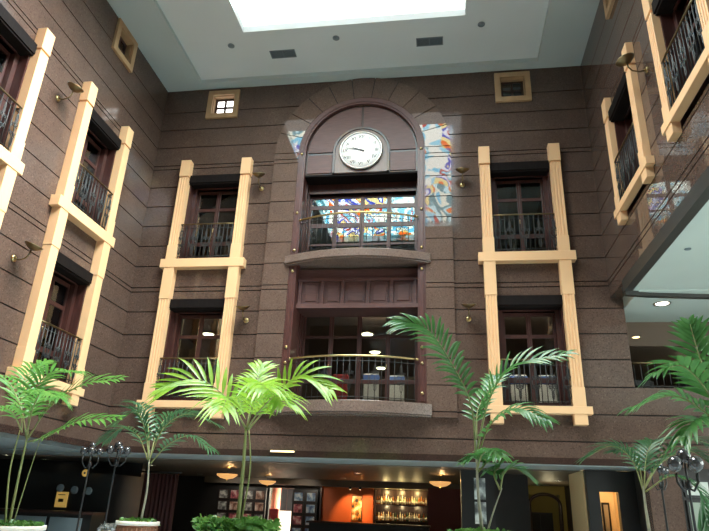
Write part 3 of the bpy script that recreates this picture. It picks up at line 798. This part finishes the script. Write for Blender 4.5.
for x in (-.2, .4, 1.0):
    point('shelf_lamp', (x, YB - .05, 2.22), 14, (1, .74, .3), .04); point('shelf_lamp', (x, YB - .06, 1.7), 6, (1, .8, .4), .03)
bc = thing('bar_counter', 'long dark bar counter in front of the orange wall and bottles', 'counter', (-.7, 9.2, 0))
MB().box(-2.1, 2.2, 0, .6, 0, 1.05).build('body', 'black', bc); MB().box(-2.2, 2.25, -.08, .68, 1.05, 1.11).build('worktop', 'dark_wood', bc, .01)

# photograph display racks
def rack(label, x0, x1, cols):
    r = thing('photo_display', label, 'display rack', ((x0 + x1) / 2, YB, 0)); w_ = (x1 - x0) / 2
    MB().box(-w_, w_, 0, .08, .1, 2.2).build('board', 'black', r)
    i = 0
    for row in range(4):
        for c in range(2):
            x = -w_ * .5 + c * w_; z = 1.93 - row * .43; f = MB().box(x - .21, x + .21, -.03, 0, z - .19, z + .19).build('frame', 'dark_wood', r)
            MB().box(x - .17, x + .17, -.036, -.03, z - .15, z + .15).build('photograph', cols[i % len(cols)], f); i += 1
    return r
rack('dark rack of framed photographs, leftmost of the three', -7.0, -6.05, ['photo_grey', 'photo_red', 'photo_grey', 'photo_warm'])
rack('dark rack of framed photographs just left of the bright doorway', -5.95, -5.0, ['photo_grey', 'photo_warm', 'photo_grey', 'photo_warm', 'photo_red', 'photo_grey'])
rack('dark rack of blue framed photographs just right of the bright doorway', -3.92, -2.9, ['photo_cool', 'photo_cool', 'photo_red', 'photo_cool', 'photo_red', 'photo_cool'])
for x in (-6.3, -5.2, -3.4): spot('rack_light', (x, 9.2, 2.5), (x, YB, 1.5), 32, (1, .9, .75), 80)
# bright room through the doorway
mb = MB().box(-6.5, -2.5, 15.6, 15.8, 0, 3).box(-6.6, -6.4, 11.6, 15.8, 0, 3).box(-2.6, -2.4, 11.6, 15.8, 0, 3); structure('wall_doorway_room', mb, 'rim_white')
area('doorway_daylight', (-3.2, 13.2, 2.5), (-4.6, 14.2, 0), 1.4, 1.4, 600, (1, .93, .78))
structure('trim_7', MB().lathe([(.19, 0), (.19, 2.58)], 20, (at(276, 500, 13.2).x, 13.2, 0)), 'salmon')
dk = thing('dark_cabinet', 'dark glazed cabinet at the back of the bright doorway', 'cabinet', (at(285, 500, 15.3).x, 15.3, 0))
MB().box(-.5, .7, 0, .28, 1.35, 2.35).build('body', 'dark_wood', dk); MB().box(-.44, .08, -.02, 0, 1.4, 2.3).build('door', 'smoke_glass', dk); MB().box(.12, .64, -.02, 0, 1.4, 2.3).build('door', 'smoke_glass', dk)
cn = thing('reception_counter', 'pale counter lit inside the bright doorway', 'counter', (at(286, 500, 14.3).x - .2, 14.3, 0))
MB().box(-.3, .9, 0, .4, 0, 1.3).build('body', 'rim_white', cn); MB().box(-.35, .95, -.05, .45, 1.3, 1.36).build('worktop', 'label_white', cn)
rc = thing('red_chair', 'crimson chair beside the salmon column in the doorway', 'chair', (at(275, 505, 12.4).x, 12.4, 0), R(180))
MB().box(-.25, .25, -.25, .25, .62, .74).build('seat', 'red_cloth', rc, .03); MB().box(-.25, .25, .2, .28, .74, 1.45).build('backrest', 'red_cloth', rc, .04)
for sx in (-.2, .2):
    for sy in (-.2, .2): MB().tube([(sx, sy, 0), (sx, sy, .62)], .018, 6).build('leg', 'iron', rc)

# black pillar with monochrome pictures, black screens, archway and lit side door
structure('wall_pillar', MB().box(2.5, 3.3, 2, 2.8, 0, 2.58), 'black')
for z, n in ((2.15, 'upper'), (1.6, 'lower')):
    p_ = thing('monochrome_picture', n + ' of two black and white pictures on the black pillar', 'picture', (2.95, 2, z))
    MB().box(-.15, .15, -.03, 0, -.26, .26).build('frame', 'black', p_); MB().box(-.135, .135, -.035, -.03, -.245, .245).build('print', 'photo_mono', p_)
structure('wall_screen', MB().box(3.3, 4.25, 3.2, 3.4, 0, 2.58), 'dark_wall')
YA = 9.6; xa, xb = at(530, 515, YA).x, at(561, 515, YA).x; xm = (xa + xb) / 2; hw = (xb - xa) / 2
mb = MB().box(4.0, xa, YA, YA + .25, 0, 2.58).box(xb, 6.28, YA, YA + .25, 0, 2.58).box(xa, xb, YA, YA + .25, 2.3, 2.58)
mb.box(4.3, 6.28, 11.2, 11.4, 0, 2.58); structure('wall_arch', mb, 'ochre_wall')
ar = thing('wooden_archway', 'dark wooden curved archway frame in the ochre wall', 'archway', (xm, YA - .05, 0))
arc = [math.pi * i / 16 for i in range(17)]
MB().tube([(-hw, 0, 0), (-hw, 0, 1.95)] + [(-hw * math.cos(a), 0, 1.95 + .35 * math.sin(a)) for a in arc[1:-1]] + [(hw, 0, 1.95), (hw, 0, 0)], .055, 8).build('frame', 'dark_wood', ar)
dd = thing('dark_cupboard', 'dark blue-black cupboard standing inside the archway', 'cupboard', (xm - .05, 10.6, 0))
MB().box(-.45, .45, 0, .4, 0, 1.7).build('body', 'black', dd); MB().box(-.43, -.01, -.02, 0, .1, 1.66).build('door', 'smoke_glass', dd); MB().box(.01, .43, -.02, 0, .1, 1.66).build('door', 'smoke_glass', dd)
point('arch_lamp', (5.4, 7.2, 1.9), 16, (1, .85, .5), .1)
mb = MB().box(5.24, 5.5, .9, 1.1, 0, 2.59).box(5.9, 6.28, .9, 1.1, 0, 2.58).box(5.5, 5.9, .9, 1.1, 2.14, 2.59); structure('door_side', mb, 'black')
mb = MB().box(5.2, 6.28, 2.6, 2.7, 0, 2.58).box(6.2, 6.28, 1.1, 2.6, 0, 2.58).box(5.2, 5.26, 1.1, 2.6, 0, 2.58); structure('wall_side_room', mb, 'warm_wall')
point('side_room_lamp', (5.6, 1.7, 2.4), 30, (1, .8, .5), .1)
sp_ = thing('side_door_mirror', 'narrow dark framed mirror on the warm wall inside the lit side door', 'mirror', (5.98, 2.55, 1.65))
MB().box(-.09, .09, 0, .05, -.45, .3).build('frame', 'black', sp_); MB().box(-.05, .05, -.01, 0, -.4, .25).build('glass', 'steel', sp_)
# right ground wall under the gallery
mb = MB().box(6.28, 6.9, -.02, .4, 0, 2.62); structure('wall_ground_corner', mb, 'granite')
mb = MB().box(6.9, 14, .1, .4, 0, 2.62); structure('wall_ground_wing', mb, 'dark_wall')
for x0, x1, z0, z1, m, lab in ((7.0, 7.95, .3, 2.0, 'green_panel', 'large green glass shop panel under the gallery, left one'), (8.05, 9.2, .3, 2.0, 'green_panel', 'large green glass shop panel under the gallery, right one'),
                               (7.0, 7.5, 2.06, 2.4, 'pale_panel', 'small pale panel above the left green panel'), (7.6, 8.8, 2.06, 2.42, 'pale_panel', 'long pale panel above the green panels')):
    t = thing('shop_panel', lab, 'panel', ((x0 + x1) / 2, .1, z0)); w_ = (x1 - x0) / 2
    MB().box(-w_, w_, -.04, 0, 0, z1 - z0).build('frame', 'black', t); MB().box(-w_ + .04, w_ - .04, -.05, -.04, .04, z1 - z0 - .04).build('sheet', m, t)

structure('wall_lobby_side', MB().box(6.28, 6.4, .4, 16, 0, 2.58).box(6.4, 14, 6.7, 6.9, 0, 6.4).box(-14, 6.4, 15.9, 16.1, 0, 2.75), 'dark_wall')

# reception on the left
structure('wall_reception', MB().box(-13.8, -6.6, 3.4, 3.6, 0, 2.58).box(-9.2, -6.6, 1.9, 3.4, 0, 2.2), 'black')
gs = thing('gold_sign', 'small glowing gold square sign on the dark reception wall', 'sign', tuple(at(61, 499.5, 1.85)))
MB().box(-.16, .16, 0, .05, -.19, .19).build('board', 'gold', gs)
MB().box(-.07, .07, -.008, 0, -.06, .02).build('dark_mark', 'brass_dark', gs); MB().box(-.1, .1, -.008, 0, .11, .13).build('dark_mark', 'brass_dark', gs)
em = thing('gold_emblem', 'small round gold emblem on the dark wall above the gold sign', 'emblem', tuple(at(85, 473, 1.6)))
MB().lathe([(.09, .03), (.09, 0), (.05, -.015)], 16, (0, 0, 0), 'y').build('disc', 'gold', em); MB().lathe([(.03, -.02), (.02, -.03)], 10, (0, .006, 0), 'y').build('boss', 'black', em)
for k, (px, py) in enumerate(((60, 488), (74, 490), (88, 491))):
    q = at(px, py, 1.8); t = thing('wall_plate', ['left', 'middle', 'right'][k] + ' of three dull grey round plates on the dark reception wall', 'plate', tuple(q))
    MB().lathe([(.1, .04), (.1, 0), (.07, -.015), (.02, -.01)], 18, (0, 0, 0), 'y').build('disc', 'vent_metal', t)
ds = thing('reception_desk', 'dark reception desk with grey front panels beside the left planter', 'desk', (-8, .8, 0))
MB().box(-1.5, 1.6, 0, .6, 0, 1.2).build('body', 'black', ds); MB().box(-1.55, 1.65, -.06, .66, 1.2, 1.26).build('worktop', 'dark_wood', ds)
for x in (-1.1, 0, .95): MB().box(x - .42, x + .42, -.03, 0, .2, 1.12).build('front_panel', 'vent_metal', ds)
cu = thing('red_curtain', 'dark red curtain hanging behind the thin palm', 'curtain', (-5.9, 3.2, 0))
n = 40; MB().prism([(-.5 + i / n, .04 * math.sin(i * 1.3)) for i in range(n + 1)] + [(.5 - i / n, .05 + .04 * math.sin((n - i) * 1.3)) for i in range(n + 1)], .05, 2.3, 'z', True).build('cloth', 'curtain_cloth', cu)
MB().tube([(-.6, .02, 2.34), (.6, .02, 2.34)], .02, 8).build('rod', 'black', cu)
yl = at(216, 523, 4.0)
tl = thing('table_lamp', 'round yellow lamp shade low beside the middle planter', 'lamp', (yl.x, 4.0, 0))
MB().lathe([(.18, 0), (.16, .03), (.03, .06), (.025, yl.z - .12)], 14).build('stand', 'black', tl); MB().ball((0, 0, yl.z + .03), .16, 16).build('shade', 'yellow_shade', tl)

# ------------------------------------------------------------------ lamp posts with smoked globes
def lamp_post(label, x, y, z, n, r, rad):
    l = thing('lamp_post', label, 'lamp post', (x, y, 0), 0, 'globe lamp posts')
    MB().lathe([(.13, 0), (.12, .08), (.05, .16), (.024, .3), (.016, z - .32), (.05, z - .28), (.03, z - .2)], 12).build('pole', 'black', l)
    for k in range(n):
        a = 2 * math.pi * k / n + .5; dx, dy = math.cos(a), math.sin(a)
        MB().tube([(0, 0, z - .3), (dx * rad * .5, dy * rad * .5, z - .33), (dx * rad, dy * rad, z - .22), (dx * rad, dy * rad, z - r - .02)], .012, 6).build('arm', 'black', l)
        g_ = MB().ball((dx * rad, dy * rad, z), r, 14).build('globe', 'smoke_glass', l)
    MB().tube([(0, 0, z - .25), (0, 0, z + .04)], .014, 6).build('stem', 'black', l)
    MB().ball((0, 0, z + .1), r, 14).build('globe', 'smoke_glass', l)
for (px, py, Y, lab, n, r, rad) in ((92, 451, -2, 'black globe lamp post behind the left palm, left of the pair', 4, .075, .15), (118, 450, -1.2, 'black globe lamp post beside the thin palm, right of the pair', 5, .09, .19),
                                    (685, 464, -5.2, 'black lamp post with smoked globes behind the right hand palm', 4, .095, .17), (659, 470, -2.2, 'smaller globe lamp post partly hidden by the right fan palm', 3, .075, .13)):
    p = at(px, py, Y); lamp_post(lab, p.x, Y, p.z, n, r, rad)

# ------------------------------------------------------------------ planters and palms
UP = Vector((0, 0, 1))
def smooth(pts, n=26):
    P = [Vector(p) for p in pts]; P = [P[0] * 2 - P[1]] + P + [P[-1] * 2 - P[-2]]; out = []
    segs = len(P) - 3
    for i in range(n + 1):
        u = segs * i / n; k = min(int(u), segs - 1); t = u - k; a, b, c, d = P[k:k + 4]
        out.append(.5 * ((2 * b) + (c - a) * t + (2 * a - 5 * b + 4 * c - d) * t * t + (3 * b - a - 3 * c + d) * t ** 3))
    return out
def frond(pts, L, n, m, parent, droop=.3, wd=.024, start=.2, up=.3, fwd=.75, roll=0):
    C = smooth(pts, 40); mb = MB(); mb.m = 1
    mb.tube(C, [.013 - .0105 * i / 40 for i in range(41)], 6); mb.m = 0
    for k in range(n):
        t = start + (1 - start) * k / (n - 1); u = t * 40; i = min(int(u), 39); base = C[i].lerp(C[i + 1], u - i)
        T = (C[min(i + 2, 40)] - C[max(i - 1, 0)]).normalized(); S = T.cross(UP)
        if S.length < .15: S = T.cross(Vector((.3, 1, 0)))
        S.normalize(); N = S.cross(T).normalized()
        S, N = S * math.cos(roll) + N * math.sin(roll), N * math.cos(roll) - S * math.sin(roll)
        q = (t - start) / (1 - start); LL = L * (.45 + .75 * math.sin(math.pi * min(1, .12 + .8 * q))) * random.uniform(.88, 1.1)
        if q > .9: LL *= .8
        for sd in (-1, 1):
            f = fwd + .55 * q + random.uniform(-.1, .1)
            d = (T * f + S * sd * (1 - .35 * q) + N * (up + random.uniform(-.08, .12))).normalized()
            W = d.cross(N).normalized(); dr = droop * random.uniform(.75, 1.25); vs = []; prof = (.4, 1, .95, .6, .03)
            for j, pw in enumerate(prof):
                x = j / 4; c = base + d * (LL * x) - UP * (dr * LL * x * x)
                vs += [c - W * wd * pw + N * wd * .35 * pw, c, c + W * wd * pw + N * wd * .35 * pw]
            mb.add(vs, [(3 * j + a, 3 * j + a + 1, 3 * j + a + 4, 3 * j + a + 3) for j in range(4) for a in (0, 1)], True)
    return mb.build('frond', [m, 'palm_stem'], parent)
def planter(label, x, y, r, z, m='terracotta'):
    p = thing('planter', label, 'planter', (x, y, 0), 0, 'round palm planters')
    mb = MB().lathe([(r * .78, 0), (r * .8, .04), (r * .95, z - .12), (r * .96, z - .06)], 28)
    for k in range(28): a = 2 * math.pi * k / 28; mb.tube([(r * .8 * math.cos(a), r * .8 * math.sin(a), .04), (r * .955 * math.cos(a), r * .955 * math.sin(a), z - .1)], .012, 5)
    mb.build('pot', m, p)
    MB().lathe([(r * .94, z - .07), (r * 1.03, z - .06), (r * 1.03, z), (r * .92, z), (r * .9, z - .07)], 32).build('rim', 'rim_white', p)
    MB().lathe([(r * .91, z - .08), (r * .9, z - .05), (.02, z - .03)], 24).build('soil', 'soil', p)
    return p
def shrubs(label, x, y, r, z, h, n, m):
    mb = MB()
    for k in range(n):
        a = random.uniform(0, 6.283); q = r * math.sqrt(random.random()) * .95; b = Vector((q * math.cos(a), q * math.sin(a), z - .05 + random.random() * h * .6))
        for j in range(3):
            d = Vector((random.uniform(-1, 1), random.uniform(-1, 1), random.uniform(.1, 1))).normalized(); L = random.uniform(.06, .12) * (1 + h * 2); W = d.cross(Vector((random.random(), random.random(), random.random()))).normalized()
            vs = []
            for s_, pw in ((0, .2), (.4, 1), (.75, .7), (1, .05)):
                c = b + d * L * s_ - UP * L * .35 * s_ * s_; vs += [c - W * L * .26 * pw, c + W * L * .26 * pw]
            mb.add(vs, [(2 * i, 2 * i + 1, 2 * i + 3, 2 * i + 2) for i in range(3)], True)
    o = mb.build('ground_cover', m); o.location = (x, y, 0); return tag(o, label, 'plant', None, 'stuff')
def palm(name, label, trunks, fronds, m, stem='palm_stem'):
    b = trunks[0][0]; r = thing(name, label, 'palm', tuple(b)); off = Vector(b)
    for t, rad in [(t[:-1], t[-1]) for t in trunks]:
        C = smooth([Vector(p) - off for p in t], 14); MB().tube(C, [rad * (1 - .45 * i / 14) for i in range(15)], 8).build('stem', stem, r)
    for f in fronds:
        pts, kw = f[0], dict(f[1]); mm = kw.pop('m', m); frond([Vector(p) - off for p in pts], kw.pop('L', .35), kw.pop('n', 26), mm, r, **kw)
    return r
A = at
def pp(Y, *pts): return [A(x, y, Y + (q[0] if q else 0)) for x, y, *q in pts]

# left palm
Y = -5.6; base = A(14, 520, Y); PZ = 1.2
planter('wide round planter with white rim at the left edge holding the left palm', base.x - .12, Y, .52, PZ)
shrubs('low dark green plants filling the left edge planter', base.x - .12, Y, .48, PZ, .1, 200, 'leaf_shrub')
palm('parlor_palm', 'tall several-stemmed green palm in the planter at the left edge',
     [[*pp(Y, (9, 524), (18, 480), (27, 438)), .022], [*pp(Y, (5, 524, .1), (10, 470, .1), (20, 430, .1)), .016], [*pp(Y, (13, 524, -.1), (30, 470, -.1), (40, 440, -.2)), .009]],
     [(pp(Y, (27, 440), (20, 405, .1), (4, 378, .3), (-22, 378, .4)), dict(L=0.46, n=17)), (pp(Y, (27, 440), (32, 400), (48, 374, -.1), (80, 372, -.2)), dict(L=0.43, n=17, droop=.4)),
      (pp(Y, (28, 438), (49, 408), (80, 386), (118, 379)), dict(roll=R(-35), L=0.36, n=17, droop=.25)), (pp(Y, (28, 442), (48, 436, -.2), (78, 422, -.3), (118, 418, -.4)), dict(roll=R(-35), L=0.30, n=17, droop=.25)),
      (pp(Y, (22, 432), (22, 395, .4), (30, 372, .8), (45, 362, 1.2)), dict(L=0.43, n=17)), (pp(Y, (22, 432), (12, 412, -.5), (-4, 408, -.8), (-22, 420, -1.)), dict(L=0.41, n=17, droop=.4)),
      (pp(Y, (26, 436), (34, 405, -.4), (44, 392, -.8), (58, 398, -1.1)), dict(L=0.41, n=17, droop=.45))], 'leaf_mid')
# thin palm
Y = -3.2; base = A(138, 522, Y); rim = A(138, 521, Y)
planter('round brown planter with white rim below the thin palm', base.x, Y, .36, rim.z)
shrubs('low green plants in the planter of the thin palm', base.x, Y, .33, rim.z, .08, 150, 'leaf_shrub')
palm('young_palm', 'slender single-stemmed dark green palm left of centre', [[*pp(Y, (141, 520), (147, 490), (149, 462)), .024], [*pp(Y, (149, 466), (150, 450)), .012]],
     [(pp(Y, (149, 460), (145, 430), (136, 412, -.2), (120, 421, -.4)), dict(L=0.40, n=17)), (pp(Y, (149, 460), (148, 425, .3), (142, 406, .6), (130, 402, .9)), dict(L=0.37, n=17)),
      (pp(Y, (149, 460), (164, 428), (188, 414), (217, 425)), dict(L=0.42, n=17)), (pp(Y, (150, 464), (168, 445, -.2), (190, 436, -.4), (212, 450, -.6)), dict(L=0.33, n=17, droop=.4)),
      (pp(Y, (149, 462), (158, 430, .5), (172, 414, .9), (190, 415, 1.2)), dict(L=0.37, n=17)), (pp(Y, (148, 460), (138, 436, .3), (122, 428, .5), (106, 440, .6)), dict(L=0.35, n=17))], 'leaf_dark', 'palm_stem_grey')
# bright centre palm
Y = -6.2; base = A(237, 528, Y)
planter('round planter under the bright yellow-green palm', base.x, Y, .45, 1.28)
shrubs('bushy light green shrubs around the bright palm stem', base.x, Y, .5, 1.3, .22, 420, 'leaf_shrub')
palm('bright_palm', 'sunlit yellow-green palm with broad feathery fronds left of the centre bay', [[*pp(Y, (237, 528), (243, 470), (246, 428)), .03], [*pp(Y, (240, 528, .05), (250, 470, .05), (249, 430, .05)), .014]],
     [(pp(Y, (246, 430), (230, 402), (200, 380), (164, 388)), dict(roll=R(50), L=0.53, n=15, wd=.028, droop=.25)), (pp(Y, (248, 430), (274, 400), (298, 376), (328, 388)), dict(roll=R(-50), L=0.45, n=15, wd=.03)),
      (pp(Y, (247, 428), (253, 405, -.3), (260, 385, -.7), (268, 390, -1.2)), dict(L=0.50, n=15, wd=.03, droop=.45)), (pp(Y, (247, 428), (252, 398, .3), (258, 378, .6), (262, 366, .8)), dict(L=0.38, n=15)),
      (pp(Y, (246, 428), (234, 408, -.4), (228, 398, -.8), (222, 410, -1.2)), dict(L=0.45, n=15, droop=.45)), (pp(Y, (247, 428), (262, 408, -.3), (276, 396, -.7), (284, 404, -1.)), dict(L=0.45, n=15, droop=.45))], 'leaf_bright')
# tall right-of-centre palm
Y = -6.6; base = A(482, 530, Y)
planter('round planter under the tall leaning palm right of centre', base.x, Y, .42, base.z - .04)
shrubs('sparse green plants in the planter of the tall leaning palm', base.x, Y, .38, base.z - .02, .06, 90, 'leaf_shrub')
palm('tall_palm', 'tall thin palm with widely spread fronds in front of the right hand surround', [[*pp(Y, (482, 530), (478, 490), (476, 440)), .02], [*pp(Y, (488, 530, .1), (494, 510, .1), (502, 488, .1)), .011]],
     [(pp(Y, (476, 455), (471, 405), (452, 364), (428, 330), (398, 321)), dict(roll=R(55), L=0.40, n=24, start=.3, droop=.4)), (pp(Y, (477, 450), (490, 398, -.1), (514, 366, -.2), (566, 354, -.3)), dict(roll=R(-40), L=0.33, n=16, start=.2, droop=.25)),
      (pp(Y, (478, 456), (490, 425, -.3), (516, 409, -.5), (546, 420, -.7)), dict(roll=R(-30), L=0.26, n=16, droop=.4)), (pp(Y, (476, 440), (478, 410, .2), (490, 388, .4), (494, 378, .6)), dict(L=0.33, n=16)),
      (pp(Y, (478, 472), (486, 462), (478, 456, -.2), (465, 462, -.3)), dict(L=0.18, n=16)), (pp(Y, (500, 490), (504, 474), (514, 468), (530, 478)), dict(L=0.22, n=16)), (pp(Y, (500, 490), (494, 474), (500, 466), (490, 470)), dict(L=0.20, n=16)),
      (pp(Y, (477, 470), (482, 455, -.3), (492, 450, -.5), (500, 456, -.7)), dict(L=0.22, n=16, droop=.45))], 'leaf_deep', 'palm_stem_grey')
# fan-like palm on the right
Y = -3.4; base = A(650, 531, Y)
planter('round planter under the dark palm near the right lamp post', base.x, Y, .42, 1.3)
shrubs('low plants in the planter of the dark right palm', base.x, Y, .38, 1.32, .06, 80, 'leaf_shrub')
palm('dark_palm', 'dark green arching palm beneath the gallery near the right edge', [[*pp(Y, (650, 536), (646, 510), (643, 486)), .028]],
     [(pp(Y, (643, 490), (632, 460), (612, 446), (586, 458)), dict(L=0.40, n=17)), (pp(Y, (644, 490), (646, 460, .2), (652, 444, .4), (664, 440, .6)), dict(L=0.40, n=17)), (pp(Y, (644, 490), (660, 464), (686, 451), (708, 460)), dict(L=0.40, n=17)),
      (pp(Y, (645, 492), (672, 476, -.3), (698, 490, -.5), (708, 526, -.6)), dict(L=0.37, n=17, droop=.45)), (pp(Y, (643, 488), (638, 462, .5), (628, 450, .9), (616, 452, 1.2)), dict(L=0.37, n=17)), (pp(Y, (644, 488), (664, 452, .5), (690, 440, .8), (715, 446, 1)), dict(L=0.40, n=17))], 'leaf_dark', 'palm_stem_grey')
# close palm at the right edge
Y = -7.4; base = A(738, 545, Y)
planter('round planter at the right edge holding the near broad-leaved palm', base.x, Y, .4, base.z - .02)
palm('broad_leaved_palm', 'near palm with broad drooping leaves at the right edge', [[*pp(Y, (738, 545), (734, 490), (726, 430)), .024]],
     [(pp(Y, (726, 435), (712, 395), (698, 352), (690, 324)), dict(L=0.35, n=13, wd=.028, droop=.25)), (pp(Y, (726, 435), (702, 410), (672, 396), (632, 408)), dict(L=0.30, n=13, wd=.03, droop=.4)),
      (pp(Y, (726, 435), (706, 390, -.2), (682, 366, -.4), (660, 372, -.5)), dict(L=0.33, n=13, wd=.032, droop=.4)), (pp(Y, (727, 435), (722, 395, .2), (718, 360, .3), (724, 330, .4)), dict(L=0.35, n=13, wd=.028)),
      (pp(Y, (726, 438), (708, 424, -.3), (696, 420, -.5), (684, 436, -.6)), dict(L=0.30, n=13, wd=.03, droop=.45)), (pp(Y, (726, 435), (745, 400), (770, 390), (790, 410)), dict(L=0.35, n=13, wd=.03))], 'leaf_deep')
b = A(111, 530, -2.6)
planter('small grey pot of silvery leaves beside the planter of the thin palm', b.x, -2.6, .16, b.z, 'vent_metal')
shrubs('silver grey leafy plant beside the planter of the thin palm', b.x, -2.6, .17, b.z + .02, .16, 90, 'leaf_silver')
